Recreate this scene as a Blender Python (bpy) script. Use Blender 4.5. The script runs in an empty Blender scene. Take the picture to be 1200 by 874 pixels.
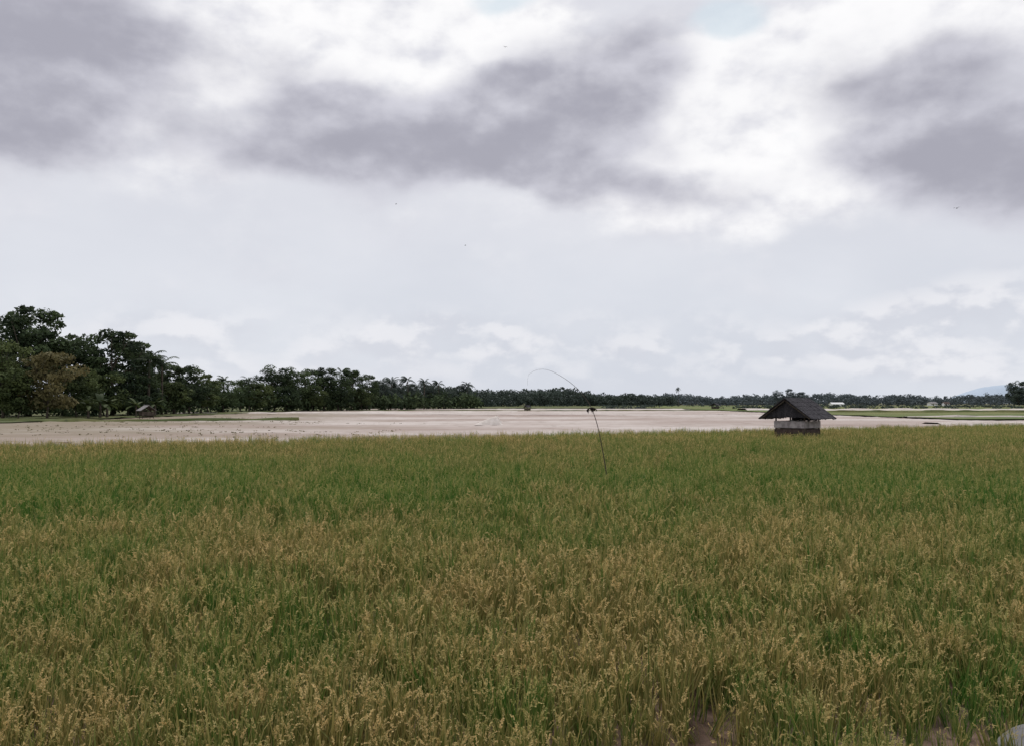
import bpy, math, random, bmesh
import numpy as np
from mathutils import Vector, Matrix
from mathutils import noise as mn
random.seed(7); rng=np.random.default_rng(7)
scene=bpy.context.scene
scene.view_settings.view_transform='Standard'
scene.view_settings.look='None'
scene.view_settings.exposure=0
COL=scene.collection
H=2.5; HZ=471.5; F=1000.0
def wx(px,d): return (px-600)/F*d
def wz(py,d): return H-(py-HZ)/F*d

# ---------------------------------------------------------------- helpers
def link(o,parent=None,label=None,category=None,kind=None,group=None):
    COL.objects.link(o)
    if parent is not None: o.parent=parent
    if label: o["label"]=label
    if category: o["category"]=category
    if kind: o["kind"]=kind
    if group: o["group"]=group
    return o
def mesh_from(name,V,Fc,mats=(),midx=None,attr=None,smooth=False):
    me=bpy.data.meshes.new(name)
    V=np.asarray(V,dtype=float).reshape(-1,3)
    me.from_pydata(V.tolist(),[],[tuple(int(i) for i in f) for f in Fc])
    for m in mats: me.materials.append(m)
    if midx is not None:
        me.polygons.foreach_set("material_index",np.asarray(midx,dtype=np.int32))
    if attr is not None:
        for k,a in attr.items():
            at=me.attributes.new(k,'FLOAT','FACE'); at.data.foreach_set("value",np.asarray(a,dtype=np.float32))
    if smooth: me.polygons.foreach_set("use_smooth",[True]*len(me.polygons))
    me.update()
    return me
def empty(name,loc,rotz=0,**k):
    o=bpy.data.objects.new(name,None); o.location=loc; o.rotation_euler=(0,0,rotz)
    o.empty_display_size=0.3
    return link(o,**k)
class MB:
    def __init__(s): s.V=[];s.F=[];s.A=[]
    def add(s,V,Fc,a=0.5):
        n=len(s.V); s.V.extend([tuple(v) for v in V]); s.F.extend([tuple(i+n for i in f) for f in Fc]); s.A.extend([a]*len(Fc))
    def box(s,c,sz,M=None,a=0.5):
        x,y,z=[q/2 for q in sz]
        P=[Vector((i*x,j*y,k*z)) for k in(-1,1) for j in(-1,1) for i in(-1,1)]
        if M is not None: P=[M@p for p in P]
        P=[p+Vector(c) for p in P]
        s.add(P,[(0,2,3,1),(4,5,7,6),(0,1,5,4),(2,6,7,3),(0,4,6,2),(1,3,7,5)],a)
    def tube(s,pts,rad,seg=7,a=0.5):
        pts=[Vector(p) for p in pts]; V=[];Fc=[]
        for i,p in enumerate(pts):
            t=(pts[min(i+1,len(pts)-1)]-pts[max(i-1,0)]).normalized()
            u=t.cross(Vector((0.13,1,0.07)));
            if u.length<0.05: u=t.cross(Vector((1,0,0)))
            u.normalize(); w=t.cross(u)
            for k in range(seg):
                an=2*math.pi*k/seg
                V.append(p+(u*math.cos(an)+w*math.sin(an))*rad[i])
        for i in range(len(pts)-1):
            for k in range(seg):
                Fc.append((i*seg+k,i*seg+(k+1)%seg,(i+1)*seg+(k+1)%seg,(i+1)*seg+k))
        Fc.append(tuple(range(seg))[::-1]); Fc.append(tuple((len(pts)-1)*seg+k for k in range(seg)))
        s.add(V,Fc,a)
    def mesh(s,name,mats,smooth=False):
        return mesh_from(name,s.V,s.F,mats,attr={"shade":s.A},smooth=smooth)

def vnoise(x,y,seed=0):
    x=np.asarray(x,float);y=np.asarray(y,float)
    xi=np.floor(x).astype(int);yi=np.floor(y).astype(int);xf=x-xi;yf=y-yi
    def h(a,b):
        n=(a*374761393+b*668265263+seed*1442695041)&0x7fffffff
        n=((n^(n>>13))*1274126177)&0x7fffffff
        n=(n^(n>>16))&0xffff
        return n/65535.0
    u=xf*xf*(3-2*xf);v=yf*yf*(3-2*yf)
    return (h(xi,yi)*(1-u)+h(xi+1,yi)*u)*(1-v)+(h(xi,yi+1)*(1-u)+h(xi+1,yi+1)*u)*v
def fbm(x,y,seed=0,o=4):
    s=0;a=0.5;t=0
    for i in range(o):
        s=s+a*vnoise(np.asarray(x)*2**i,np.asarray(y)*2**i,seed+i*17); t+=a; a*=0.5
    return s/t

# ---------------------------------------------------------------- material helpers
class NT:
    def __init__(s,nt): s.nt=nt; s.n=nt.nodes; s.l=nt.links
    def node(s,t,**k):
        n=s.n.new(t)
        for a,b in k.items(): setattr(n,a,b)
        return n
    def put(s,sock,v):
        if isinstance(v,bpy.types.NodeSocket): s.l.new(v,sock)
        else: sock.default_value=v
    def m(s,op,a,b=0.0,c=0.0,clamp=False):
        n=s.node('ShaderNodeMath',operation=op,use_clamp=clamp)
        s.put(n.inputs[0],a); s.put(n.inputs[1],b); s.put(n.inputs[2],c)
        return n.outputs[0]
    def vm(s,op,a,b=(0,0,0)):
        n=s.node('ShaderNodeVectorMath',operation=op); s.put(n.inputs[0],a); s.put(n.inputs[1],b)
        return n.outputs[0]
    def mix(s,f,a,b):
        n=s.node('ShaderNodeMix',data_type='RGBA'); s.put(n.inputs[0],f)
        s.put(n.inputs[6],a if not isinstance(a,tuple) else (*a[:3],1)); s.put(n.inputs[7],b if not isinstance(b,tuple) else (*b[:3],1))
        return n.outputs[2]
    def noise(s,vec,scale,detail=4,rough=0.55,out=0):
        n=s.node('ShaderNodeTexNoise'); s.put(n.inputs['Vector'],vec); n.inputs['Scale'].default_value=scale
        n.inputs['Detail'].default_value=detail; n.inputs['Roughness'].default_value=rough
        return n.outputs[out]
    def ss(s,v,lo,hi,a=0.0,b=1.0):
        n=s.node('ShaderNodeMapRange',interpolation_type='SMOOTHSTEP'); s.put(n.inputs[0],v)
        n.inputs[1].default_value=lo;n.inputs[2].default_value=hi;n.inputs[3].default_value=a;n.inputs[4].default_value=b
        return n.outputs[0]
def newmat(name):
    m=bpy.data.materials.new(name); m.use_nodes=True; t=NT(m.node_tree); t.n.clear()
    return m,t
def finish(t,col,rough=0.9,spec=0.2,transl=0.0,bump=None,bstr=0.3,bdist=0.05):
    out=t.node('ShaderNodeOutputMaterial'); p=t.node('ShaderNodeBsdfPrincipled')
    t.put(p.inputs['Base Color'],col if not isinstance(col,tuple) else (*col,1)); p.inputs['Roughness'].default_value=rough
    p.inputs['Specular IOR Level'].default_value=spec
    if bump is not None:
        b=t.node('ShaderNodeBump'); b.inputs['Strength'].default_value=bstr; b.inputs['Distance'].default_value=bdist
        t.put(b.inputs['Height'],bump); t.l.new(b.outputs[0],p.inputs['Normal'])
    if transl>0:
        tr=t.node('ShaderNodeBsdfTranslucent'); t.put(tr.inputs[0],col if not isinstance(col,tuple) else (*col,1))
        mx=t.node('ShaderNodeMixShader'); mx.inputs[0].default_value=transl
        t.l.new(p.outputs[0],mx.inputs[1]); t.l.new(tr.outputs[0],mx.inputs[2]); t.l.new(mx.outputs[0],out.inputs[0])
    else: t.l.new(p.outputs[0],out.inputs[0])
def simple(name,c1,c2,scale=3,rough=0.9,bstr=0.3,bdist=0.03,vecscale=None):
    m,t=newmat(name); tc=t.node('ShaderNodeTexCoord').outputs['Object']
    if vecscale: tc=t.vm('MULTIPLY',tc,vecscale)
    n=t.noise(tc,scale,5,0.6); a=t.node('ShaderNodeAttribute',attribute_name='shade').outputs['Fac']
    f=t.m('ADD',t.ss(n,0.3,0.7),t.m('MULTIPLY',t.m('SUBTRACT',a,0.5),0.8),clamp=True)
    finish(t,t.mix(f,c1,c2),rough,0.2,0,n,bstr,bdist); return m
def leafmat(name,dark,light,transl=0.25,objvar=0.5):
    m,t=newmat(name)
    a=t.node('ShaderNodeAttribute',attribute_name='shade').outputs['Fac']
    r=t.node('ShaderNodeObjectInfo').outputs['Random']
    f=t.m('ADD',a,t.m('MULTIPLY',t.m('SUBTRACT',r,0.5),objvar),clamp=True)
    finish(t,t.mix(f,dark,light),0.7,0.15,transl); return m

# ---------------------------------------------------------------- SKY / world
w=bpy.data.worlds.new("World"); scene.world=w; w.use_nodes=True
t=NT(w.node_tree); t.n.clear()
SUN_EL=math.radians(58); SUN_AZ=math.radians(-25)
sky=t.node('ShaderNodeTexSky',sky_type='NISHITA'); sky.sun_disc=False; sky.sun_elevation=SUN_EL; sky.sun_rotation=SUN_AZ
sky.air_density=1.2; sky.dust_density=2.0
gen=t.node('ShaderNodeTexCoord').outputs['Generated']
sep=t.node('ShaderNodeSeparateXYZ'); t.l.new(gen,sep.inputs[0]); X,Y,Z=sep.outputs
u=t.m('ARCTAN2',X,Y)
hyp=t.m('SQRT',t.m('ADD',t.m('MULTIPLY',X,X),t.m('MULTIPLY',Y,Y)))
v=t.m('DIVIDE',Z,t.m('MAXIMUM',hyp,0.02))
cb=t.node('ShaderNodeCombineXYZ'); t.put(cb.inputs[0],u); t.put(cb.inputs[1],v); P=cb.outputs[0]
Pn=t.vm('MULTIPLY',P,(1,1.4,1))
def warp(P,sc,amt,det=5,rough=0.5):
    c=t.noise(t.vm('MULTIPLY',P,(1,1.4,1)),sc,det,rough,out=1)
    return t.vm('ADD',P,t.vm('MULTIPLY',t.vm('SUBTRACT',c,(0.5,0.5,0.5)),(amt,amt*0.8,0)))
Pw=warp(P,7,0.11,6,0.5)
Pw2=warp(P,5,0.08,3)
def blobs(lst,P):
    acc=None
    for (px,py,a,b,rot,wt) in lst:
        uu=math.atan((px-600)/F); vv=(HZ-py)/F*math.cos(uu)
        mp=t.node('ShaderNodeMapping',vector_type='TEXTURE')
        mp.inputs['Location'].default_value=(uu,vv,0); mp.inputs['Rotation'].default_value=(0,0,math.radians(rot)); mp.inputs['Scale'].default_value=(a/F,b/F,1)
        t.l.new(P,mp.inputs[0])
        g=t.node('ShaderNodeTexGradient',gradient_type='SPHERICAL'); t.l.new(mp.outputs[0],g.inputs[0])
        acc=t.m('MULTIPLY',g.outputs['Fac'],wt) if acc is None else t.m('MULTIPLY_ADD',g.outputs['Fac'],wt,acc)
    return acc
dark=blobs([(10,50,230,130,0,1.8),(-90,40,220,180,0,1.2),(0,130,140,50,0,0.7),(150,30,130,60,0,.5),
            (530,160,330,82,3,1.6),(390,115,170,75,-20,1.0),(330,165,180,50,0,0.9),(650,115,210,98,25,1.2),(755,75,120,80,45,0.8),(720,214,230,38,-4,1.1),
            (1125,155,185,112,-10,1.5),(1210,200,210,85,-12,1.3),(1060,190,80,50,0,.4),(955,95,105,65,10,0.7),(1110,70,140,55,0,.6),(945,195,60,35,0,.35),
            (560,-160,420,80,0,0.9),(1100,-150,300,90,0,.8),(600,-600,2500,250,0,0.9)],Pw)
white=blobs([(420,40,330,110,0,1.5),(600,60,260,110,0,1.0),(850,140,260,150,0,1.4),(960,60,260,150,0,1.3),(1130,20,220,80,0,1.3),(220,110,190,120,0,0.9),
             (760,225,260,50,0,.6),(120,180,260,50,0,.4),(900,215,180,60,0,.5),(1000,230,160,50,0,0.5),(300,-60,500,100,0,.8),(600,270,700,60,0,.25)],Pw)
hole=blobs([(868,6,70,34,0,1.7),(590,-4,60,22,0,1.2),(935,150,40,20,0,.4)],Pw2)
n1=t.noise(Pn,8,7,0.52); n1b=t.noise(t.vm('ADD',Pn,(-0.008,0.03,0)),8,7,0.52)
n2=t.noise(Pn,20,5,0.55)
n3=t.noise(t.vm('MULTIPLY',P,(1,2.0,1)),3.2,4,0.5)
relief=t.m('SUBTRACT',n1,n1b)
grad=t.ss(v,0.0,0.30)
veil=t.mix(grad,(6.7,7.05,7.85),(7.3,7.38,7.95))
veil=t.mix(t.ss(n3,0.35,0.7),veil,t.vm('MULTIPLY',veil,(1.10,1.09,1.07)))
vfac=t.mix(0.96,sky.outputs[0],veil)
band=t.m('MULTIPLY',t.ss(v,0.005,0.05),t.ss(v,0.06,0.13,1,0))
Pl=t.vm('MULTIPLY',P,(1,1.6,1))
nl=t.noise(Pl,14,6,0.5); nlb=t.noise(t.vm('ADD',Pl,(-0.003,0.02,0)),14,6,0.5)
lm=t.m('MULTIPLY',t.ss(nl,0.34,0.66),t.m('MULTIPLY',band,0.85))
lowr=blobs([(1160,380,240,62,5,1.8),(545,395,120,36,0,1.3),(470,398,90,28,0,1.0),(230,385,140,34,0,.8),(1010,415,140,34,0,.8),(700,405,130,28,0,.7)],Pw2)
lm=t.m('MAXIMUM',lm,t.m('MULTIPLY',t.ss(lowr,0.05,0.7),t.ss(nl,0.25,0.55)))
lowc=t.mix(t.ss(t.m('SUBTRACT',nl,nlb),-0.08,0.08),(6.5,6.7,7.4),(8.9,8.85,9.15))
base=t.mix(t.m('MULTIPLY',lm,0.62),vfac,lowc)
wf=t.ss(t.m('ADD',white,t.m('MULTIPLY',t.m('SUBTRACT',n1,0.5),1.3)),-0.05,1.05)
wcol=t.mix(t.ss(t.m('ADD',relief,t.m('MULTIPLY',t.m('SUBTRACT',white,0.9),0.10)),-0.17,0.15),(7.0,7.05,7.7),(9.9,9.85,9.95))
c=t.mix(wf,base,wcol)
hf=t.ss(t.m('ADD',hole,t.m('MULTIPLY',t.m('SUBTRACT',n2,0.5),0.9)),0.25,1.0)
c=t.mix(t.m('MULTIPLY',hf,0.7),c,(6.5,7.5,8.3))
df=t.ss(t.m('ADD',dark,t.m('MULTIPLY',t.m('SUBTRACT',n1,0.5),1.3)),-0.02,1.05)
dshade=t.m('ADD',t.m('MULTIPLY',relief,2.4),t.m('ADD',t.m('MULTIPLY',t.m('SUBTRACT',n3,0.5),-0.8),t.m('MULTIPLY',t.m('SUBTRACT',dark,0.9),-0.38)))
dcol=t.mix(t.ss(dshade,-0.65,0.6),(3.7,3.68,4.35),(6.4,6.4,7.15))
c=t.mix(t.m('MULTIPLY',df,0.92),c,dcol)
c=t.mix(t.ss(v,-0.02,-0.005,1,0),c,(1.2,1.1,0.8))
bg=t.node('ShaderNodeBackground'); t.l.new(c,bg.inputs[0]); bg.inputs[1].default_value=0.1
t.l.new(bg.outputs[0],t.node('ShaderNodeOutputWorld').inputs[0])

sl=bpy.data.lights.new("sun",'SUN'); sl.energy=1.5; sl.angle=math.radians(12); sl.color=(1,0.96,0.88)
so=bpy.data.objects.new("sun",sl); COL.objects.link(so)
sd=Vector((math.sin(SUN_AZ)*math.cos(SUN_EL),math.cos(SUN_AZ)*math.cos(SUN_EL),math.sin(SUN_EL)))
so.rotation_euler=sd.to_track_quat('Z','Y').to_euler(); so.location=(0,0,60)

# ---------------------------------------------------------------- camera
cam=bpy.data.cameras.new("camera"); cam.lens=30; cam.sensor_width=36; cam.clip_end=20000; cam.clip_start=0.1
co=bpy.data.objects.new("camera",cam); COL.objects.link(co); scene.camera=co
co.location=(0,0,H); co.rotation_euler=(math.radians(90)+math.atan(34.5/1000),0,0)

# ---------------------------------------------------------------- ground
def groundmat(name,c1,c2,c3,s1,s2,bd=0.1,stretch=(1,1,1),c4=None,s4=0.02,lo=0.5,hi=0.72,c5=None,bs=0.6):
    m,t=newmat(name); pos=t.node('ShaderNodeNewGeometry').outputs['Position']; p=t.vm('MULTIPLY',pos,stretch)
    a=t.noise(p,s1,5,0.6); b=t.noise(p,s2,6,0.7)
    col=t.mix(t.ss(a,0.38,0.62),c1,c2); 
    if c4 is not None: col=t.mix(t.ss(t.noise(p,s4,7,0.62),0.42,0.58),col,c4)
    if c5 is not None:
        sp=t.node('ShaderNodeSeparateXYZ'); t.l.new(pos,sp.inputs[0])
        q=t.m('ADD',t.m('MULTIPLY',sp.outputs[0],-1.0),t.m('MULTIPLY',t.m('SUBTRACT',t.noise(p,0.08,6,.65),0.5),90))
        q=t.m('ADD',q,t.m('MULTIPLY',t.m('SUBTRACT',sp.outputs[1],110.0),-0.12))
        col=t.mix(t.m('MULTIPLY',t.ss(q,14,50),0.85),col,c5)
    col=t.mix(t.ss(b,lo,hi),col,c3)
    finish(t,col,0.9,0.2,0,b,bs,bd); return m
M_ground=groundmat("ground_grass_soil",(0.10,0.11,0.045),(0.15,0.13,0.07),(0.06,0.08,0.03),0.02,0.4)
M_soil=groundmat("wet_soil",(0.11,0.07,0.05),(0.26,0.175,0.135),(0.06,0.042,0.03),0.5,9)
M_mud=groundmat("ploughed_mud",(0.43,0.355,0.32),(0.35,0.275,0.24),(0.26,0.20,0.165),0.06,0.7,0.15,(0.5,1,1),(0.55,0.49,0.455),0.035,0.52,0.74,(0.22,0.18,0.12),0.5)
M_bank=groundmat("grass_bank",(0.07,0.095,0.03),(0.14,0.14,0.055),(0.05,0.06,0.025),0.08,0.8)
M_green=groundmat("green_paddy",(0.10,0.14,0.035),(0.18,0.18,0.065),(0.05,0.065,0.025),0.012,0.25)
M_path=groundmat("pale_dirt",(0.62,0.56,0.52),(0.52,0.46,0.42),(0.36,0.30,0.26),0.1,1.0)
def grid(name,x0,x1,y0,y1,nx,ny,z0,mat,amp=0,fs=1.0,label=""):
    xs=np.linspace(x0,x1,nx);ys=np.linspace(y0,y1,ny)
    XX,YY=np.meshgrid(xs,ys)
    ZZ=z0+ (amp*(fbm(XX*fs,YY*fs,3)-0.35) if amp else 0*XX)
    V=np.stack([XX,YY,ZZ],-1).reshape(-1,3)
    i=np.arange((ny-1)*(nx-1)); r=i//(nx-1); c=i%(nx-1); a=r*nx+c
    Fc=np.stack([a,a+1,a+nx+1,a+nx],-1)
    me=mesh_from(name,V,Fc,[mat],smooth=True)
    return link(bpy.data.objects.new(name,me),label=label,category="ground",kind="structure")
grid("ground",-6000,6000,-3000,9000,3,3,-0.02,M_ground,label="flat olive green and brown farmland plain")
grid("wet_soil",-60,75,-6,62,120,80,0.0,M_soil,0.08,1.5,label="damp reddish brown soil under the rice crop")
grid("mud_field",-130,78,44,345,300,460,0.03,M_mud,0.22,0.8,label="bare pinkish brown ploughed muddy field")
grid("grass_bank",-400,-60,99,420,80,90,0.15,M_bank,0.5,0.4,label="low grassy bank in front of the trees")
grid("green_field",62,500,118,640,60,80,0.20,M_green,0.3,0.2,label="green rice fields beyond the bare mud")
grid("green_field",-62,61.5,346,640,40,40,0.20,M_bank,0.3,0.2,label="rough dark grass strip below the tree line")
def strip(name,pts,wd,z,mat,label):
    mb=MB(); pts=[Vector((p[0],p[1],0)) for p in pts]
    P2=[]
    for a,b in zip(pts[:-1],pts[1:]):
        n=max(2,int((b-a).length/3))
        for i in range(n): P2.append(a.lerp(b,i/n)+Vector((0,random.uniform(-.25,.25)*wd*0.4,0)))
    P2.append(pts[-1]); V=[];Fc=[]
    for i,p in enumerate(P2):
        tt=(P2[min(i+1,len(P2)-1)]-P2[max(i-1,0)]).normalized(); nn=Vector((-tt.y,tt.x,0))
        ww=wd*(0.6+0.7*random.random()); h=z*(0.6+0.6*random.random())
        V+= [p-nn*ww*0.5+Vector((0,0,-0.01)), p-nn*ww*0.25+Vector((0,0,h)), p+nn*ww*0.25+Vector((0,0,h)), p+nn*ww*0.5+Vector((0,0,-0.01))]
        if i:
            for k in range(3): Fc.append((4*(i-1)+k,4*i+k,4*i+k+1,4*(i-1)+k+1))
    mb.add(V,Fc); me=mb.mesh(name,[mat])
    return link(bpy.data.objects.new(name,me),label=label,category="path",kind="structure")
strip("dirt_path",[(48,98),(90,102),(160,110)],6,0.32,M_path,"pale dry dirt path beside the paddies")
strip("dirt_path",[(-75,190),(-30,215),(0,228)],9,0.32,M_path,"pale sandy track crossing the bare field")
strip("dirt_path",[(-5,300),(60,310)],12,0.34,M_path,"pale sandy track crossing the bare field")
strip("field_bund",[(-75,108),(-50,112),(-30,120)],2.2,0.40,M_bank,"low grassy earth bund dividing muddy plots")
strip("field_bund",[(-50,175),(10,165),(62,172)],1.2,0.22,M_mud,"low bare earth bund dividing muddy plots")
strip("field_bund",[(-58,262),(10,255),(62,258)],1.5,0.35,M_bank,"low grassy earth bund dividing muddy plots")
strip("field_bund",[(62,135),(110,140),(200,150)],2.5,0.55,M_path,"pale earth bund between green paddies")
strip("field_bund",[(62,200),(150,205),(300,215)],4,0.7,M_bank,"dark grassy bund between green paddies")
strip("dirt_path",[(70,260),(160,265),(360,280)],12,0.7,M_path,"pale dry track between green paddies")

# ---------------------------------------------------------------- rice
def ricemat(name,green,ripe,var_dark,var_light,mixw=0.9):
    m,t=newmat(name)
    rp=t.node('ShaderNodeAttribute',attribute_name='ripe',attribute_type='INSTANCER').outputs['Fac']
    a=t.node('ShaderNodeAttribute',attribute_name='shade').outputs['Fac']
    f=t.m('ADD',rp,t.m('MULTIPLY',t.m('SUBTRACT',a,0.5),mixw),clamp=True)
    col=t.mix(f,green,ripe)
    br=t.node('ShaderNodeMapRange'); t.put(br.inputs[0],a); br.inputs[3].default_value=var_dark; br.inputs[4].default_value=var_light
    sc=t.node('ShaderNodeVectorMath',operation='SCALE'); t.put(sc.inputs[0],col); t.put(sc.inputs['Scale'],br.outputs[0])
    finish(t,sc.outputs[0],0.6,0.25,0.3); return m
M_leaf=ricemat("rice_leaf",(0.068,0.185,0.024),(0.27,0.225,0.075),0.5,1.4,1.25)
M_pan=ricemat("rice_panicle",(0.34,0.34,0.10),(0.66,0.49,0.22),0.7,1.3)
def tuft(seed,nl,npn):
    r=random.Random(seed); V=[];Fc=[];A=[];MI=[]
    for i in range(nl):
        az=r.uniform(0,2*math.pi); L=r.uniform(0.45,0.90); b=Vector((r.gauss(0,.045),r.gauss(0,.045),0))
        th=r.uniform(0.0,0.40); bend=r.uniform(-0.1,0.35)+(0.9 if r.random()<0.12 else 0); wd=r.uniform(0.0055,0.0115)
        d=Vector((math.cos(az),math.sin(az),0)); s=Vector((-d.y,d.x,0))
        n0=len(V); p=b.copy(); N=4; sh=r.random(); tw=r.uniform(-0.6,0.6)
        for k in range(N+1):
            f=k/N; ww=wd*(1-f**2.2)*(0.5+0.8*min(1,f*3)) if k<N else 0.0006
            sv=(s*math.cos(tw*f*2)+Vector((0,0,1))*math.sin(tw*f*2))
            V+=[p-sv*ww,p+sv*ww]
            if k: Fc.append((n0+2*k-2,n0+2*k-1,n0+2*k+1,n0+2*k)); A.append(min(1,sh*0.75+f*0.25)); MI.append(0)
            ang=th+bend*f**2*1.3; p=p+(d*math.sin(ang)+Vector((0,0,1))*math.cos(ang))*(L/N)
    for i in range(npn):
        az=r.uniform(0,2*math.pi); L=r.uniform(0.42,0.66); p=Vector((r.gauss(0,.045),r.gauss(0,.045),0))
        d=Vector((math.cos(az),math.sin(az),0)); s=Vector((-d.y,d.x,0)); th=r.uniform(0.0,0.36); sh=r.random()
        n0=len(V); N=2
        for k in range(N+1):
            V+=[p-s*0.0025,p+s*0.0025]
            if k: Fc.append((n0+2*k-2,n0+2*k-1,n0+2*k+1,n0+2*k)); A.append(0.4); MI.append(0)
            if k<N: p=p+(d*math.sin(th)+Vector((0,0,1))*math.cos(th))*(L/N)
        G=9; PL=r.uniform(0.10,0.15); drop=r.uniform(0.1,1.7)
        for g in range(G):
            f=g/G; ang=th+drop*f; p=p+(d*math.sin(ang)+Vector((0,0,1))*math.cos(ang))*(PL/G)
            for q in range(2):
                o=Vector((r.gauss(0,1),r.gauss(0,1),r.gauss(0,.6))).normalized(); c=p+o*0.013*(1-0.4*f)
                ax=(o*0.6+Vector((0,0,0.6*math.cos(ang)))+d*math.sin(ang)).normalized(); sd_=ax.cross(Vector((r.gauss(0,1),r.gauss(0,1),r.gauss(0,1)))).normalized()
                l=0.014; ww=0.006; n0=len(V)
                V+=[c-ax*l,c+sd_*ww,c+ax*l,c-sd_*ww]; Fc.append((n0,n0+1,n0+2,n0+3)); A.append(min(1,max(0,sh*0.6+r.random()*0.4))); MI.append(1)
    me=mesh_from("rice_tuft",[tuple(q) for q in V],Fc,[M_leaf,M_pan],MI,{"shade":A})
    return bpy.data.objects.new("rice_tuft",me)
tc=bpy.data.collections.new("rice_tufts"); NV=10
for i in range(NV): tc.objects.link(tuft(i+1, [16,14,19,17,15][i%5], [6,8,4,7,0][i%5]))
def rows(y0,y1,sp):
    ys=np.arange(y0,y1,sp); out=[]
    for y in ys:
        hw=0.68*y+2.0; xs=np.arange(-hw,hw,sp); out.append(np.stack([xs,np.full_like(xs,y)],-1))
    P=np.concatenate(out); return P+rng.normal(0,sp*0.40,P.shape)
P=np.concatenate([rows(2.8,8,0.128),rows(8,14,0.155),rows(14,30,0.225),rows(30,90,0.30)])
x,y=P[:,0],P[:,1]
edge=53+0.50*x+ 1.6*(fbm(x*0.2,x*0+3,5)-0.5)
keep=(y<edge)
hx,hy=wx(937,51),51.5
keep&=((x-hx)**2+(y-hy)**2>1.0**2)
def patch(cx,cy,rx,ry): return ((x-cx)/rx)**2+((y-cy)/ry)**2+1.2*(fbm(x*2.5,y*2.5,9)-0.5)
b1=patch(1.15,5.35,0.48,0.65); b2=patch(3.05,5.4,0.42,0.65); b3=patch(3.75,5.3,0.45,0.95)
bb=np.minimum(np.minimum(b1,b2),b3)
keep&=((bb>1)|(rng.random(len(x))<0.10))
keep&=(rng.random(len(x))> 0.02+np.where(y<14,0.26,0.38)*(fbm(x*1.5,y*1.5,21)>0.58))
x,y,bb=x[keep],y[keep],bb[keep]
ripe=np.interp(y,[3,8,12,16,19,24,30,36,60,80],[0.70,0.64,0.54,0.34,0.16,0.08,0.26,0.40,0.36,0.30])
left=np.clip((-x+1)/10,0,1)
ripe=ripe+left*np.where((y>29),0.12,0.0)-left*np.where((y>15)&(y<=27),0.20,0)
ripe+=(fbm(x*0.35,y*0.22,31)-0.5)*1.1+(fbm(x*1.6,y*1.6,41)-0.5)*1.3+rng.normal(0,0.20,len(x))
ripe=np.clip(ripe,0,1)
scl=0.86+0.25*(fbm(x*0.5,y*0.5,51)-0.3)+0.45*(fbm(x*1.9,y*1.9,61)-0.5)+rng.normal(0,0.09,len(x))
scl*=np.clip(0.6+0.12*(bb-1),0.6,1.0)*np.interp(y,[3,6,10,18],[0.60,0.66,0.80,1]); scl=np.clip(scl,0.32,1.15)
rot=np.stack([rng.normal(0,0.15,len(x)),rng.normal(0,0.15,len(x)),rng.uniform(0,6.283,len(x))],-1)
me=bpy.data.meshes.new("rice_crop"); me.vertices.add(len(x))
me.vertices.foreach_set("co",np.stack([x,y,0.01+0*x],-1).ravel().astype(np.float32))
for nm,ty,dat in(("ripe",'FLOAT',ripe),("scl",'FLOAT',scl)):
    at=me.attributes.new(nm,ty,'POINT'); at.data.foreach_set("value",dat.astype(np.float32))
at=me.attributes.new("rot",'FLOAT_VECTOR','POINT'); at.data.foreach_set("vector",rot.ravel().astype(np.float32))
at=me.attributes.new("variant",'INT','POINT'); at.data.foreach_set("value",rng.integers(0,NV,len(x)).astype(np.int32))
me.materials.append(M_leaf); me.update()
print("tufts",len(x))
def scatter(name,me,coll,label,cat):
    ob=bpy.data.objects.new(name,me); link(ob,label=label,category=cat,kind="stuff")
    ng=bpy.data.node_groups.new(name,'GeometryNodeTree')
    ng.interface.new_socket("Geometry",in_out='INPUT',socket_type='NodeSocketGeometry'); ng.interface.new_socket("Geometry",in_out='OUTPUT',socket_type='NodeSocketGeometry')
    N=ng.nodes;L=ng.links; gi=N.new('NodeGroupInput');go=N.new('NodeGroupOutput')
    ci=N.new('GeometryNodeCollectionInfo'); ci.inputs['Collection'].default_value=coll; ci.inputs['Separate Children'].default_value=True; ci.inputs['Reset Children'].default_value=True
    def na(n,ty):
        a=N.new('GeometryNodeInputNamedAttribute'); a.data_type=ty; a.inputs[0].default_value=n; return a.outputs[0]
    ip=N.new('GeometryNodeInstanceOnPoints'); L.new(gi.outputs[0],ip.inputs['Points']); L.new(ci.outputs[0],ip.inputs['Instance'])
    ip.inputs['Pick Instance'].default_value=True; L.new(na("variant",'INT'),ip.inputs['Instance Index'])
    e2r=N.new('FunctionNodeEulerToRotation'); L.new(na("rot",'FLOAT_VECTOR'),e2r.inputs[0]); L.new(e2r.outputs[0],ip.inputs['Rotation'])
    L.new(na("scl",'FLOAT'),ip.inputs['Scale']); L.new(ip.outputs[0],go.inputs[0])
    md=ob.modifiers.new("scatter",'NODES'); md.node_group=ng
    return ob
scatter("rice_crop",me,tc,"ripening green and yellow brown rice crop in a paddy","rice")

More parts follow.
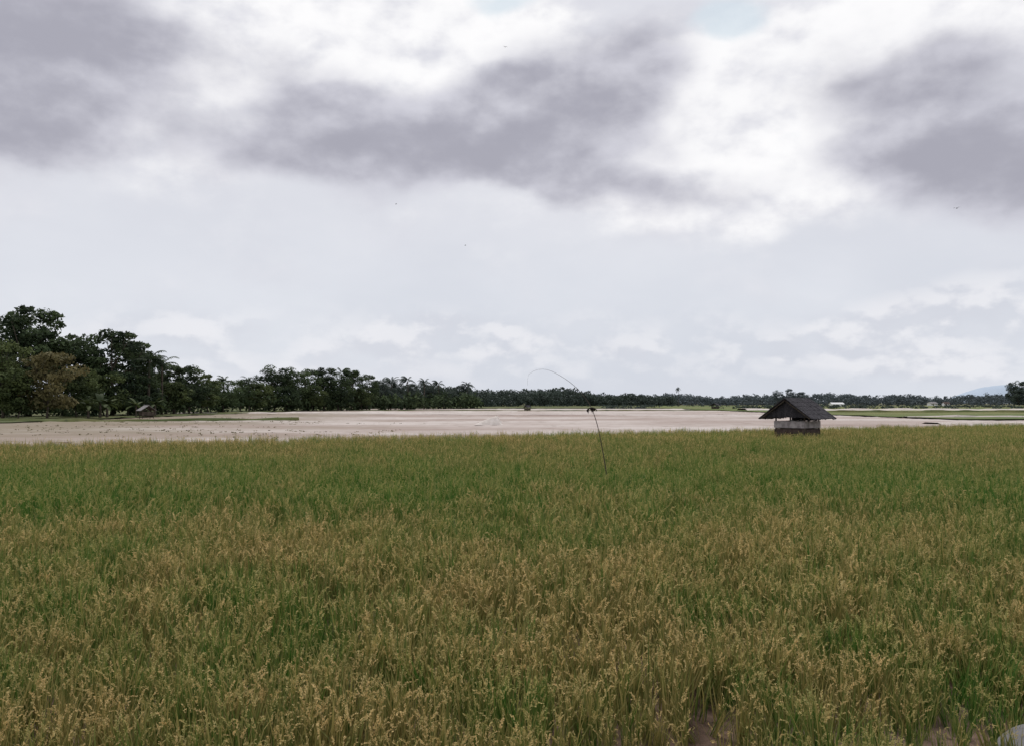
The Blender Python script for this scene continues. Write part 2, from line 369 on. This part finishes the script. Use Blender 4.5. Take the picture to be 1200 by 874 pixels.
# ---------------------------------------------------------------- trees
M_bark=simple("bark",(0.05,0.04,0.03),(0.12,0.10,0.08),2)
L_dark=leafmat("foliage_dark",(0.020,0.034,0.018),(0.085,0.12,0.052),0.2,0.7)
L_mid=leafmat("foliage_mid",(0.035,0.052,0.020),(0.12,0.15,0.055),0.2)
L_olive=leafmat("foliage_olive_brown",(0.08,0.08,0.037),(0.18,0.155,0.07),0.2)
L_far=leafmat("foliage_haze_tint",(0.038,0.053,0.047),(0.078,0.10,0.080),0.1,0.3)  # bluish grey cast of distance haze mixed into the leaf colour
L_vfar=leafmat("foliage_heavy_haze_tint",(0.08,0.10,0.11),(0.12,0.145,0.15),0.1,0.0)  # stronger haze painted into the base colour for the farthest trees
def leaves(C,R,n,size,r,shade,squash=0.8):
    d=r.normal(size=(n,3)); d/=np.linalg.norm(d,axis=1)[:,None]; d[:,2]=np.abs(d[:,2])
    flip=r.random(n)<0.3; d[flip,2]*=-0.6
    rad=R*(0.55+0.5*r.random(n)**0.6); c=np.asarray(C)+d*rad[:,None]*np.array([1,1,squash])
    nrm=d+r.normal(size=(n,3))*0.7; nrm/=np.linalg.norm(nrm,axis=1)[:,None]
    a=np.cross(nrm,r.normal(size=(n,3))); a/=np.linalg.norm(a,axis=1)[:,None]; b=np.cross(nrm,a)
    s=size*(0.6+0.8*r.random(n))[:,None]
    V=np.stack([c-a*s,c-b*s*0.55,c+a*s,c+b*s*0.55],1)
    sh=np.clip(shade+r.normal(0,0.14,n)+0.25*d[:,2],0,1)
    return V,sh
def broadleaf(seed,h,cw,cb,ncl,nl=100,size=0.30,openness=0.0):
    r=np.random.default_rng(seed); rr=random.Random(seed)
    tb=MB(); top=Vector((rr.uniform(-.6,.6),rr.uniform(-.6,.6),cb+(h-cb)*0.45))
    tp=[Vector((0,0,-0.3)),Vector((rr.uniform(-.15,.15),0,cb*0.4)),Vector((top.x*.5,top.y*.5,cb)),top]
    tb.tube(tp,[h*0.024,h*0.018,h*0.014,h*0.006])
    VV=[];SS=[]
    for i in range(ncl):
        f=rr.random(); z=cb+(h-cb)*(0.05+0.87*f); env=math.sin(math.pi*min(1,(0.12+0.80*f)))**0.6
        an=rr.uniform(0,6.283); rad=cw*env*(rr.uniform(0.25,1.0) if i%3 else rr.uniform(0.8,1.1))
        c=Vector((math.cos(an)*rad,math.sin(an)*rad,z)); R=cw*rr.uniform(0.20,0.36)
        if i<max(5,ncl//3):
            st=tp[2].lerp(tp[3],rr.random()); mid=st.lerp(c,0.5)+Vector((0,0,-0.3))
            tb.tube([st,mid,c],[h*0.008,h*0.005,h*0.002],5)
        V,s=leaves(c,R,nl,size,r,rr.uniform(0.05,0.9)); VV.append(V);SS.append(s)
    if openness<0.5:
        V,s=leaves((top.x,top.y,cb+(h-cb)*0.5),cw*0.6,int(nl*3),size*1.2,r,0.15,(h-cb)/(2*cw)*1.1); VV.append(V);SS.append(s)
    V=np.concatenate(VV).reshape(-1,3); S=np.concatenate(SS); n=len(S)
    Fc=np.arange(n*4).reshape(n,4)
    return dict(trunk=tb.mesh("trunk",[M_bark],True),V=V,F=Fc,S=S,h=h)
def palm(seed,h,nf=24,fl=3.6,banana=False):
    rr=random.Random(seed); tb=MB(); cv=rr.uniform(-1,1)*h*0.06; top=Vector((cv,cv*.4,h))
    pts=[Vector((cv*(k/6)**2,cv*.4*(k/6)**2,-0.2+(h+0.2)*k/6)) for k in range(7)]
    r0=0.2 if not banana else 0.16
    tb.tube(pts,[r0*(1.3-0.5*k/6) for k in range(7)])
    V=[];Fc=[];S=[]
    for i in range(nf):
        az=rr.uniform(0,6.283); el=rr.uniform(-0.6,1.3); d=Vector((math.cos(az),math.sin(az),0)); s=Vector((-d.y,d.x,0))
        p=top.copy(); L=fl*rr.uniform(0.8,1.1); N=14; sh=rr.random()*0.6
        prev=None
        for k in range(N+1):
            f=k/N; e=el-1.7*f*f*(0.6 if banana else 1); q=p+(d*math.cos(e)+Vector((0,0,math.sin(e))))*(L/N)
            if banana:
                wd=0.33*math.sin(math.pi*min(1,0.1+0.9*f))**0.7
                if prev is not None:
                    n0=len(V); V+=[prev[0]-s*prev[1],p-s*wd,p,prev[0],prev[0]+s*prev[1],p+s*wd]
                    Fc+=[(n0,n0+1,n0+2,n0+3),(n0+3,n0+2,n0+5,n0+4)]; S+=[sh,sh*.8]
                prev=(p.copy(),wd)
            elif k>1:
                ll=0.85*math.sin(math.pi*(0.12+0.8*f))+0.1
                for sg in(-1,1):
                    tip=p+s*sg*ll*0.6+(q-p)*1.6+Vector((0,0,-ll*rr.uniform(0.4,0.9))); n0=len(V)
                    V+=[p,p+(q-p)*1.1,tip]; Fc.append((n0,n0+1,n0+2)); S.append(min(1,max(0,sh+rr.gauss(0,.1))))
            p=q
    return dict(trunk=tb.mesh("trunk",[M_bark],True),V=np.array([tuple(q) for q in V]),F=Fc,S=np.array(S),h=h+fl*0.6)
T={}
T['dome']=broadleaf(1,16,6.0,4.5,46); T['dome2']=broadleaf(2,14,5.5,3.0,44); T['tall']=broadleaf(3,18,4.6,6.0,40)
T['round']=broadleaf(4,11,4.8,1.6,36); T['open']=broadleaf(5,16,4.6,7.5,26,80,0.30,1); T['wide']=broadleaf(6,11,6.2,2.2,40); T['slim']=broadleaf(7,13,3.0,2.0,26)
T['palm']=palm(8,11); T['palm2']=palm(9,13,22,3.9); T['banana']=palm(10,2.6,10,2.6,True)
crownmesh={}
def crown(kind,mat):
    k=(kind,mat.name)
    if k not in crownmesh: crownmesh[k]=mesh_from("crown",T[kind]['V'],T[kind]['F'],[mat],attr={"shade":T[kind]['S']})
    return crownmesh[k]
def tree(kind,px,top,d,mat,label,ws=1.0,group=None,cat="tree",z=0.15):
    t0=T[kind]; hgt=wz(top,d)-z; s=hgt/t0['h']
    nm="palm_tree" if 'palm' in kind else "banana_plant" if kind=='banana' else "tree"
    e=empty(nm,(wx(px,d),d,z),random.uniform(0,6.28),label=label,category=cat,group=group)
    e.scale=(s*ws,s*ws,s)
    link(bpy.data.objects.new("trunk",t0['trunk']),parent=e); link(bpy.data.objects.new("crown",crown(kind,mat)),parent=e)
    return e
D="dark green broadleaf tree at the edge of the grove"
DM="mid green broadleaf tree at the edge of the grove"
G="trees along the field edge"
for k,px,tp,d,m,lb,ws in [
 ('dome',-45,395,138,L_mid,DM,1),('dome2',-12,398,132,L_mid,DM,1),('tall',34,358,146,L_dark,"tallest dark broadleaf tree rising above the grove",1.25),
 ('dome',8,374,150,L_dark,D,1),('dome',74,384,150,L_dark,D,1.0),('dome2',98,400,158,L_dark,D,1),('round',56,412,126,L_olive,"olive brown tree with drying leaves in the grove",1.0),
 ('dome2',4,402,124,L_mid,"mid green bushy tree at the grove edge",1.0),('round',22,436,124,L_mid,DM,1.0),('round',90,432,135,L_mid,DM,1),('open',132,388,152,L_dark,"tall open crowned tree with bare trunk",1.15),
 ('open',152,400,160,L_dark,"tall open crowned tree with bare trunk",1.1),('slim',112,408,150,L_dark,D,1.3),('dome2',162,414,166,L_dark,D,0.9),('palm',174,411,158,L_dark,"coconut palm among the grove trees",1.25),('palm2',190,416,164,L_dark,"coconut palm among the grove trees",1.25),
 ('dome2',184,424,176,L_dark,D,1.0),
 ('round',122,438,148,L_mid,DM,1.2),('round',150,436,152,L_dark,D,1.2),('slim',204,424,175,L_dark,D,1.5),('dome2',222,430,182,L_dark,D,1.1),('slim',236,434,188,L_mid,DM,1.5),
 ('round',172,444,160,L_dark,D,1.3),('round',196,446,170,L_mid,DM,1.3),('wide',216,450,178,L_dark,D,1.1),('wide',244,450,195,L_mid,DM,1.0),('wide',262,448,205,L_dark,D,1.0),
 ('dome2',282,446,215,L_dark,D,1.1),('round',298,448,222,L_mid,DM,1.1),('dome',322,428,238,L_dark,"tall dark green tree in the field side row",1.15),('dome',343,431,242,L_dark,"tall dark green tree in the field side row",1.0),
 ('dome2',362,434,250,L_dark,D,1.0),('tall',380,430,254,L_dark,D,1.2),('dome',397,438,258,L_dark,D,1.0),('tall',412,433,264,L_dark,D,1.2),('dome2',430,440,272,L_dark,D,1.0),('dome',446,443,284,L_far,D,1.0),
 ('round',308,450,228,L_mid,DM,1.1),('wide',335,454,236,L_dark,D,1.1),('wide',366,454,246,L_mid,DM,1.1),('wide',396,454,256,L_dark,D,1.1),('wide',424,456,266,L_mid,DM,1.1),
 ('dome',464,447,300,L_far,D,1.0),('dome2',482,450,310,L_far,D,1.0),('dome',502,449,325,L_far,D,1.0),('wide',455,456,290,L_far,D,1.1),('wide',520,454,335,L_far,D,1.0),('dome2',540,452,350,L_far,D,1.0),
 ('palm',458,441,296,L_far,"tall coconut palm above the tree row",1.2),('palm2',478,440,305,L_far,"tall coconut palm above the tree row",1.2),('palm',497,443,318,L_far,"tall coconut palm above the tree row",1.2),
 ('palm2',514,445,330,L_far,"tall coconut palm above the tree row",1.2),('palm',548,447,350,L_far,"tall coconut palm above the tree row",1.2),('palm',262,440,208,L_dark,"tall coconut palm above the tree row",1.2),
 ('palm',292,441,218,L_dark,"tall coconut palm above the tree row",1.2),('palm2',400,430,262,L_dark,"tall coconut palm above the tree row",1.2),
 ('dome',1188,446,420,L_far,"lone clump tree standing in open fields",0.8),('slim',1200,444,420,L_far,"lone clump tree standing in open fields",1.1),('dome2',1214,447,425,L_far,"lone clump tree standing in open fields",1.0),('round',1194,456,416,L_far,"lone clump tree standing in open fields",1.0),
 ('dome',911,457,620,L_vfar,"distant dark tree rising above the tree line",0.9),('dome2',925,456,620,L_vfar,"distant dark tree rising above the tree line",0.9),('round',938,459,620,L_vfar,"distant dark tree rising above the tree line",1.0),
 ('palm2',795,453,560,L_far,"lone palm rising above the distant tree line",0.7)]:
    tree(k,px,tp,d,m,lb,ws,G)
for px,tp,d in[(118,461,132),(126,463,133),(104,465,130),(160,466,140),(182,465,150)]:
    tree('banana',px,tp,d,L_mid,"low banana plant with broad leaves by the grove",1.3,"banana plants by the grove",cat="plant")

def mass(name,items,mat,label):
    r=np.random.default_rng(11); VV=[];SS=[]
    for (cx,cy,cz,R,n,size,sh,sq) in items:
        V,s=leaves((cx,cy,cz),R,n,size,r,sh,sq); VV.append(V);SS.append(s)
    V=np.concatenate(VV).reshape(-1,3);S=np.concatenate(SS);n=len(S)
    me=mesh_from(name,V,np.arange(n*4).reshape(n,4),[mat],attr={"shade":S})
    return link(bpy.data.objects.new(name,me),label=label,category="woodland",kind="stuff")
it=[]
path=[(-60,128),(100,140),(180,155),(240,192),(300,222),(440,272),(560,350)]
for i in range(460):
    px=random.uniform(-60,560); d=np.interp(px,[p[0] for p in path],[p[1] for p in path])+random.uniform(0,14)
    R=random.uniform(1.0,2.4)*(1+(d-130)/250); it.append((wx(px,d),d,0.2+R*0.4+random.random()*2.0,R,45,0.3*d/140,random.uniform(0.0,0.8),0.9))
mass("undergrowth",it,L_dark,"dense dark undergrowth beneath the grove trees")
it=[];it2=[]
for i in range(1300):
    px=random.uniform(440,790); f=(px-440)/320; d=330+f*330+random.uniform(0,60)
    top=np.interp(px,[440,520,600,640,680,700,760,790],[452,452,459,454,458,461,464,466])+random.uniform(-2.0,3)+4*(float(fbm(px*.06,1,5))-.5)*2
    hgt=max(3.5,wz(top,d)); R=random.uniform(1.8,3.2)*(0.9+0.3*f)
    z=random.random(); it.append((wx(px,d),d,0.3+max(0,hgt-R*0.8)*z**0.9,R,34,0.5+0.3*f,0.15+0.5*random.random(),0.85))
for i in range(2300):
    px=random.uniform(620,1310); d=760+random.uniform(0,160)+ (px-640)*0.3
    top=462.5+2.5*math.sin(px*0.05)*math.sin(px*.021)+random.uniform(-1.2,3.0); hgt=max(4.5,wz(top,d)); R=random.uniform(2.4,4.4)
    z=random.random(); it2.append((wx(px,d),d,0.3+max(0,hgt-R*0.8)*z**0.9,R,26,1.0,0.2+0.5*random.random(),0.85))
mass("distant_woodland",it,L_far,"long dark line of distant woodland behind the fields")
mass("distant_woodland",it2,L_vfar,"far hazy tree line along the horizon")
it=[]
for i in range(520):
    px=random.uniform(640,1290); d=random.choice([330,410,520])+random.uniform(-4,4)
    if fbm(px*0.02,d*.01,3)<0.47: continue
    it.append((wx(px,d),d,0.6,random.uniform(0.8,1.6),26,0.35,random.random(),0.6))
mass("hedge_scrub",it,L_far,"low dark scrub lining the distant paddy bunds")
it=[]
for i in range(1800):
    X_=random.uniform(-95,-10); Y_=random.uniform(60,150)
    if X_<-60 and Y_>97: continue
    if Y_<58+0.50*X_: continue
    q=float(fbm(X_*0.03,Y_*0.05,8))+ (0.08 if X_<-35 else -0.04)
    if q<0.56: continue
    it.append((X_,Y_,0.04,random.uniform(0.10,0.3),8,0.07,random.random(),0.4))
mass("field_weeds",it,L_olive,"sparse low weeds and stubble on the bare field")

M_hill=simple("hill_haze_tint",(0.44,0.52,0.62),(0.48,0.56,0.66),0.01)  # pale blue is atmospheric haze put into the hill's base colour
def hill(px,top,d,wd,label):
    n=40;m=12;V=[];Fc=[];hh=wz(top,d)
    for j in range(m+1):
        for i in range(n+1):
            a=i/n*2-1;b=j/m*2-1
            e=max(0,1-a*a)**1.3*max(0,1-b*b)*(0.8+0.3*float(fbm(a*3+5,b+2,77)))
            V.append((wx(px,d)+a*wd,d+b*wd*0.7,hh*e-1))
    for j in range(m):
        for i in range(n): q=j*(n+1)+i; Fc.append((q,q+1,q+n+2,q+n+1))
    me=mesh_from("hill",V,Fc,[M_hill],smooth=True)
    link(bpy.data.objects.new("hill",me),label=label,category="hill",kind="structure")
hill(1172,450,3500,230,"low blue hazy hill on the horizon")
hill(1300,440,4200,420,"low blue hazy hill on the horizon")

# ---------------------------------------------------------------- huts
M_thatch=simple("weathered_roof",(0.020,0.019,0.022),(0.07,0.065,0.072),3,0.85,0.6,0.05,(6,1,6))
M_wood=simple("weathered_wood",(0.05,0.04,0.033),(0.11,0.09,0.07),4)
M_pale=simple("pale_boards",(0.24,0.215,0.215),(0.42,0.38,0.38),5)
M_sack=simple("woven_sack",(0.4,0.38,0.36),(0.5,0.48,0.46),5)
M_dkwall=simple("dark_brown_boards",(0.05,0.035,0.03),(0.09,0.065,0.055),4)
M_white=simple("white_paint",(0.7,0.7,0.7),(0.8,0.8,0.8),2)
M_tin=simple("tin_roof",(0.20,0.19,0.19),(0.32,0.30,0.30),1)
M_rust=simple("rusty_roof",(0.06,0.042,0.04),(0.11,0.08,0.07),1)
def hut(name,loc,rz,W,L,ze,zr,bw,bl,zf,zw,mroof,mwall,label,cat,detail=True):
    e=empty(name,loc,rz,label=label,category=cat)
    hw=W/2;hl=L/2
    mb=MB(); r=random.Random(3); n=22 if detail else 5
    for sg in(-1,1):
        for i in range(n):
            y0=-hl+L*i/n; y1=-hl+L*(i+1)/n+0.02
            K=5 if detail else 1
            for k in range(K):
                f0=k/K; f1=(k+1)/K+(0.03 if detail else 0); f1+= r.uniform(0,0.05) if (k==K-1 and detail) else 0
                lift=0.012*(K-k)+r.uniform(0,0.02) if detail else 0
                def pt(f,y,o): return Vector((sg*hw*f,y,zr-(zr-ze)*f+o))
                th=0.05; a=r.uniform(0.1,0.9)
                V=[pt(f0,y0,lift+th),pt(f0,y1,lift+th),pt(f1,y1,lift+th),pt(f1,y0,lift+th),pt(f0,y0,lift),pt(f0,y1,lift),pt(f1,y1,lift),pt(f1,y0,lift)]
                mb.add(V,[(0,1,2,3),(7,6,5,4),(0,3,7,4),(1,5,6,2),(3,2,6,7),(0,4,5,1)],a)
    roof=link(bpy.data.objects.new("roof",mb.mesh("roof",[mroof])),parent=e)
    mb=MB(); mb.tube([(0,-hl-0.05,zr+0.07),(0,0,zr+0.05),(0,hl+0.05,zr+0.08)],[0.06,0.06,0.06],6)
    link(bpy.data.objects.new("ridge_cap",mb.mesh("ridge_cap",[mroof])),parent=roof)
    for sx in(-1,1):
        for sy in(-1,1):
            ztop=zr-(zr-ze)*(bw/2/hw)-0.01
            mb=MB(); mb.tube([(sx*bw/2,sy*bl/2,0-0.2),(sx*bw/2+.02,sy*bl/2,ztop*.5),(sx*bw/2,sy*bl/2,ztop)],[0.055,0.05,0.045],7)
            link(bpy.data.objects.new("post",mb.mesh("post",[M_wood])),parent=e)
    mb=MB(); n=10
    for i in range(n): mb.box((-bw/2+bw*(i+.5)/n,0,zf),(bw/n-0.01,bl+0.24,0.04),a=random.random())
    mb.box((0,-bl/2+0.07,zf-0.08),(bw+.2,0.07,0.09)); mb.box((0,bl/2-0.07,zf-0.08),(bw+.2,0.07,0.09))
    link(bpy.data.objects.new("floor",mb.mesh("floor",[M_wood])),parent=e)
    mb=MB(); k=12; hh=zw-zf-0.03
    for i in range(k):
        for sy in(-1,1):
            h1=hh*(1-random.uniform(0,0.08)); mb.box((-bw/2-0.07+(bw+.14)*(i+.5)/k,sy*(bl/2+0.075),zf+0.03+h1/2),((bw+.14)/k-0.004,0.02,h1),a=random.random())
        for sx in(-1,1):
            h1=hh*(1-random.uniform(0,0.08)); mb.box((sx*(bw/2+0.083),-bl/2-0.07+(bl+.14)*(i+.5)/k,zf+0.03+h1/2),(0.02,(bl+.14)/k-0.004,h1),a=random.random())
    link(bpy.data.objects.new("wall",mb.mesh("wall",[mwall])),parent=e)
    mb=MB(); zt=ze+0.12
    for sy in(-1,1): mb.tube([(-hw*0.85,sy*bl/2,zt),(hw*0.85,sy*bl/2,zt)],[0.035,0.035],6); mb.tube([(0,sy*bl/2,zt),(0,sy*bl/2,zr-0.03)],[0.035,0.035],6)
    for sy in(-1,-.33,.33,1):
        for sx in(-1,1): mb.tube([(0,sy*hl*0.95,zr-0.05),(sx*hw*0.95,sy*hl*0.95,ze)],[0.028,0.028],5)
    link(bpy.data.objects.new("roof_frame",mb.mesh("roof_frame",[M_wood])),parent=e)
    return e
main=hut("field_hut",(hx,hy,0),-math.radians(47),3.3,3.0,1.56,2.68,1.85,1.7,0.98,1.42,M_thatch,M_pale,"small wooden field hut with dark gabled roof in rice","hut")
mb=MB()
for i in range(14):
    q=-0.95+1.9*(i+.5)/14
    for s in(-1,1):
        h1=0.5*random.uniform(.85,1); mb.box((q,s*0.95,0.94-h1/2-0.01),(0.128,0.02,h1),a=random.random()); mb.box((s*1.02,q*0.9,0.94-h1/2-0.01),(0.02,0.115,h1),a=random.random())
link(bpy.data.objects.new("skirting",mb.mesh("skirting",[M_dkwall])),parent=main)
mb=MB()
for i in range(9):
    q=-0.85+1.7*(i+.5)/9
    mb.box((q,0.88,1.58+random.uniform(-.02,.02)),(0.18,0.02,0.34),a=random.random()*.5)
link(bpy.data.objects.new("rear_screen",mb.mesh("rear_screen",[M_thatch])),parent=main)  # dark panel added to imitate the shade inside, under the eaves
for yy in(-1.22,1.22):
    mb=MB()
    a,zl,zt=1.36,1.66,2.62
    for i in range(14):
        x0=-a+2*a*i/14;x1=-a+2*a*(i+1)/14-0.006
        h0=max(zl+.02,zl+(zt-zl)*(1-abs(x0)/a)*0.98);h1=max(zl+.02,zl+(zt-zl)*(1-abs(x1)/a)*0.98)
        zb=zl-random.uniform(0,0.05); V=[(x0,yy,zb),(x1,yy,zb),(x1,yy,h1),(x0,yy,h0)]; V+=[(p,q+0.02,r_) for p,q,r_ in V]
        mb.add(V,[(0,1,2,3),(7,6,5,4),(0,4,5,1),(3,2,6,7),(0,3,7,4),(1,5,6,2)],random.random()*.4)
    link(bpy.data.objects.new("gable_panel",mb.mesh("gable_panel",[M_thatch])),parent=main)
for k,(dx,dy) in enumerate([(-0.35,-0.2),(0.3,0.25)]):
    bm=bmesh.new(); bmesh.ops.create_uvsphere(bm,u_segments=14,v_segments=10,radius=0.22)
    for vv in bm.verts:
        vv.co.z=vv.co.z*1.2+0.27
        if vv.co.z>0.45: vv.co.x*=0.6; vv.co.y*=0.6
        if vv.co.z<0.1: vv.co.z=max(vv.co.z,0.03)
    for f in bm.faces: f.smooth=True
    me_=bpy.data.meshes.new("sack"); bm.to_mesh(me_); bm.free(); me_.materials.append(M_sack)
    s_=bpy.data.objects.new("sack",me_); s_.location=Vector((hx+dx,hy+dy,0.98)); link(s_,label="pale full sack standing on the hut floor",category="sack")
hut("field_hut",(wx(172,132),132,0.25),-math.radians(-40),2.4,2.4,1.0,1.8,1.6,1.6,0.3,0.9,M_tin,M_wood,"small grey roofed shelter at the grove edge","hut",False)
hut("field_hut",(wx(838,300),300,0.1),-math.radians(30),3.4,3,1.3,2.2,2,2,0.4,1.1,M_thatch,M_wood,"small dark field shelter on the far mud","hut",False)
hut("field_hut",(wx(618,250),250,0.1),-math.radians(50),1.8,1.7,1.0,1.6,1.2,1.2,0.3,0.8,M_thatch,M_wood,"small dark field shelter on the far mud","hut",False)

def house(px,d,W,L,hw_,hr,rz,mw,mr,label):
    e=empty("house",(wx(px,d),d,0.1),rz,label=label,category="house",group="distant farm houses")
    mb=MB(); a=W/2;b=L/2; g=hr-0.12
    mb.add([(-a,-b,0),(a,-b,0),(a,b,0),(-a,b,0),(-a,-b,hw_),(a,-b,hw_),(a,b,hw_),(-a,b,hw_),(-a,0,g),(a,0,g)],
           [(0,1,5,4),(2,3,7,6),(1,2,6,9,5),(3,0,4,8,7),(4,5,9,8),(6,7,8,9),(3,2,1,0)])
    link(bpy.data.objects.new("wall",mb.mesh("wall",[mw])),parent=e)
    mb=MB(); V=[(-a-.4,-b-.5,hw_-.2),(-a-.4,0,hr),(-a-.4,b+.5,hw_-.2),(a+.4,-b-.5,hw_-.2),(a+.4,0,hr),(a+.4,b+.5,hw_-.2)]; V+=[(p,q,r-0.1) for p,q,r in V]
    mb.add(V,[(0,3,4,1),(1,4,5,2),(6,7,10,9),(7,8,11,10),(0,6,9,3),(2,5,11,8),(0,1,7,6),(1,2,8,7),(3,9,10,4),(4,10,11,5)])
    link(bpy.data.objects.new("roof",mb.mesh("roof",[mr])),parent=e)
    mb=MB(); mb.box((-W*.1,-L/2-0.03,.8),(0.8,0.05,1.5)); link(bpy.data.objects.new("door",mb.mesh("door",[M_wood])),parent=e)
    for q in(-.33,.3):
        mb=MB(); mb.box((W*q,-L/2-0.03,1.1),(0.8,0.05,0.6)); link(bpy.data.objects.new("window",mb.mesh("window",[M_wood])),parent=e)
house(980,560,8,4,1.7,2.6,0.1,M_white,M_white,"small white house with pale roof by the paddies")
house(1092,640,6,4,2.0,3.0,0.3,M_white,M_tin,"small white house with grey tin roof")
house(1108,650,4,4,2.0,3.0,0.0,M_white,M_rust,"small white house with rusty roof by the paddies")

# ---------------------------------------------------------------- tarp
d=93; e=empty("tarp_shelter",(wx(574,d),d,0.1),0.1,label="greyish white sheet propped over a mound of mud",category="shelter")
V=[];Fc=[];n=24;m=18
for j in range(m+1):
    for i in range(n+1):
        f=i/n;g=j/m*2-1; xx=-1.65+2.95*f
        rz_=1.22*(f**0.95 if f<0.82 else 0.82**0.95-((f-0.82)/0.18)**1.3*0.80)
        wd=0.35+0.9*f; zz=rz_*(1-abs(g)**1.8)*(1+0.05*math.sin(9*g+7*f)+0.03*math.sin(17*f+3)); V.append((xx+0.08*math.sin(5*g),wd*g+0.05*math.sin(f*9),zz+0.02))
for j in range(m):
    for i in range(n): q=j*(n+1)+i; Fc.append((q,q+1,q+n+2,q+n+1))
me=mesh_from("tarp",V,Fc,[simple("tarp",(0.62,0.56,0.51),(0.80,0.74,0.69),2)],smooth=True); link(bpy.data.objects.new("tarp",me),parent=e)
mb=MB(); mb.tube([(0.70,0,-.2),(0.74,0,0.5),(0.76,0,1.0)],[0.03,0.025,0.02],6); link(bpy.data.objects.new("pole",mb.mesh("pole",[M_wood])),parent=e)

# ---------------------------------------------------------------- bent bamboo pole
d=22.7; ctrl=[(714,581),(711.5,562),(709,546),(705,522),(700,498),(693,477),(683,462),(669,448),(652,437),(640,432.5),(629,433),(620,438)]
pp=[Vector((wx(a,d),d+0.4*max(0,(i-4))/7,wz(b,d))) for i,(a,b) in enumerate(ctrl)]
S=[]
for i in range(len(pp)-1):
    p0=pp[max(0,i-1)];p1=pp[i];p2=pp[i+1];p3=pp[min(len(pp)-1,i+2)]
    for k in range(4):
        q=k/4; S.append(0.5*((2*p1)+(p2-p0)*q+(2*p0-5*p1+4*p2-p3)*q*q+(3*p1-3*p2+p3-p0)*q**3))
S.append(pp[-1]); rb=Vector((S[0].x,S[0].y,0)); S=[s-rb for s in S]
e=empty("bamboo_pole",rb,0,label="thin bent bamboo pole arching over the rice",category="pole")
mb=MB(); mb.tube(S,[0.017*(1-i/len(S))**1.7+0.002 for i in range(len(S))],6); link(bpy.data.objects.new("shaft",mb.mesh("shaft",[M_wood])),parent=e)
mb=MB(); tp=S[-1]; mb.tube([tp,tp+Vector((-.03,0,-.12)),tp+Vector((-.035,0,-.3))],[0.0015]*3,4)
link(bpy.data.objects.new("string",mb.mesh("string",[M_wood])),parent=e)
# ragged dark cloth scrap tied to the pole
r=random.Random(5); n=14;m=9; V=[];Fc=[]
for j in range(m+1):
    for i in range(n+1):
        f=i/n*2-1; g=j/m; hang=0.09+0.07*math.sin(f*5+1)+0.04*math.sin(f*13)
        V.append((f*0.14*(1-0.25*g)+0.015*math.sin(g*7+f*3),0.035*math.sin(f*9+g*4),0.05-0.07*abs(f)**1.3-hang*g+r.uniform(-.006,.006)))
for j in range(m):
    for i in range(n):
        if j>5 and (i*7)%5<2: continue
        q=j*(n+1)+i; Fc.append((q,q+1,q+n+2,q+n+1))
me=mesh_from("cloth_scrap",V,Fc,[simple("dark_cloth",(0.03,0.024,0.025),(0.13,0.065,0.06),12)],smooth=True)
cl=bpy.data.objects.new("cloth_scrap",me); cl.location=(wx(693.5,22.7),22.70,wz(479,22.7)); link(cl,label="small ragged dark cloth tied to a bent pole",category="cloth")

# ---------------------------------------------------------------- grey stone
bm=bmesh.new(); bmesh.ops.create_icosphere(bm,subdivisions=5,radius=1)
for vv in bm.verts:
    c=vv.co.copy(); k=1+0.12*mn.noise(c*1.3)+0.03*mn.noise(c*5)+0.01*mn.noise(c*16)
    vv.co=Vector((c.x*0.36*k,c.y*0.3*k,c.z*0.24*k))
me=bpy.data.meshes.new("stone"); bm.to_mesh(me); bm.free(); me.materials.append(simple("grey_stone",(0.17,0.165,0.165),(0.28,0.27,0.27),5,0.85,0.5,0.02))
me.polygons.foreach_set("use_smooth",[True]*len(me.polygons))
st=bpy.data.objects.new("stone",me); st.location=(3.75,5.98,0.03); link(st,label="rounded grey stone on bare soil beside rice",category="stone")

# ---------------------------------------------------------------- birds
M_bird=simple("bird_feathers",(0.02,0.02,0.02),(0.05,0.05,0.05),5)
for px,py,d,sc in[(1125,243,60,0.9),(592,50,80,0.8),(545,287,110,0.8),(463,238,100,.8)]:
    mb=MB(); mb.tube([(-0.14,0,0),(-0.08,0,0.01),(0,0,0.01),(0.07,0,0.01),(0.11,0,0.02),(0.14,0,0.01)],[0.008,0.025,0.035,0.025,0.02,0.004],8)
    for s in(-1,1): mb.add([(0.05,s*.02,.02),(-0.05,s*.02,.02),(-0.06,s*.14,.08),(0.03,s*.16,.09),(-0.08,s*.30,.04)],[(0,1,2,3),(3,2,4)])
    b=bpy.data.objects.new("bird",mb.mesh("bird",[M_bird],True)); b.location=(wx(px,d),d,wz(py,d)); b.scale=(sc,)*3; b.rotation_euler=(0,0.1,random.uniform(0,6))
    link(b,label="small dark bird flying with spread wings",category="bird",group="birds in the sky")
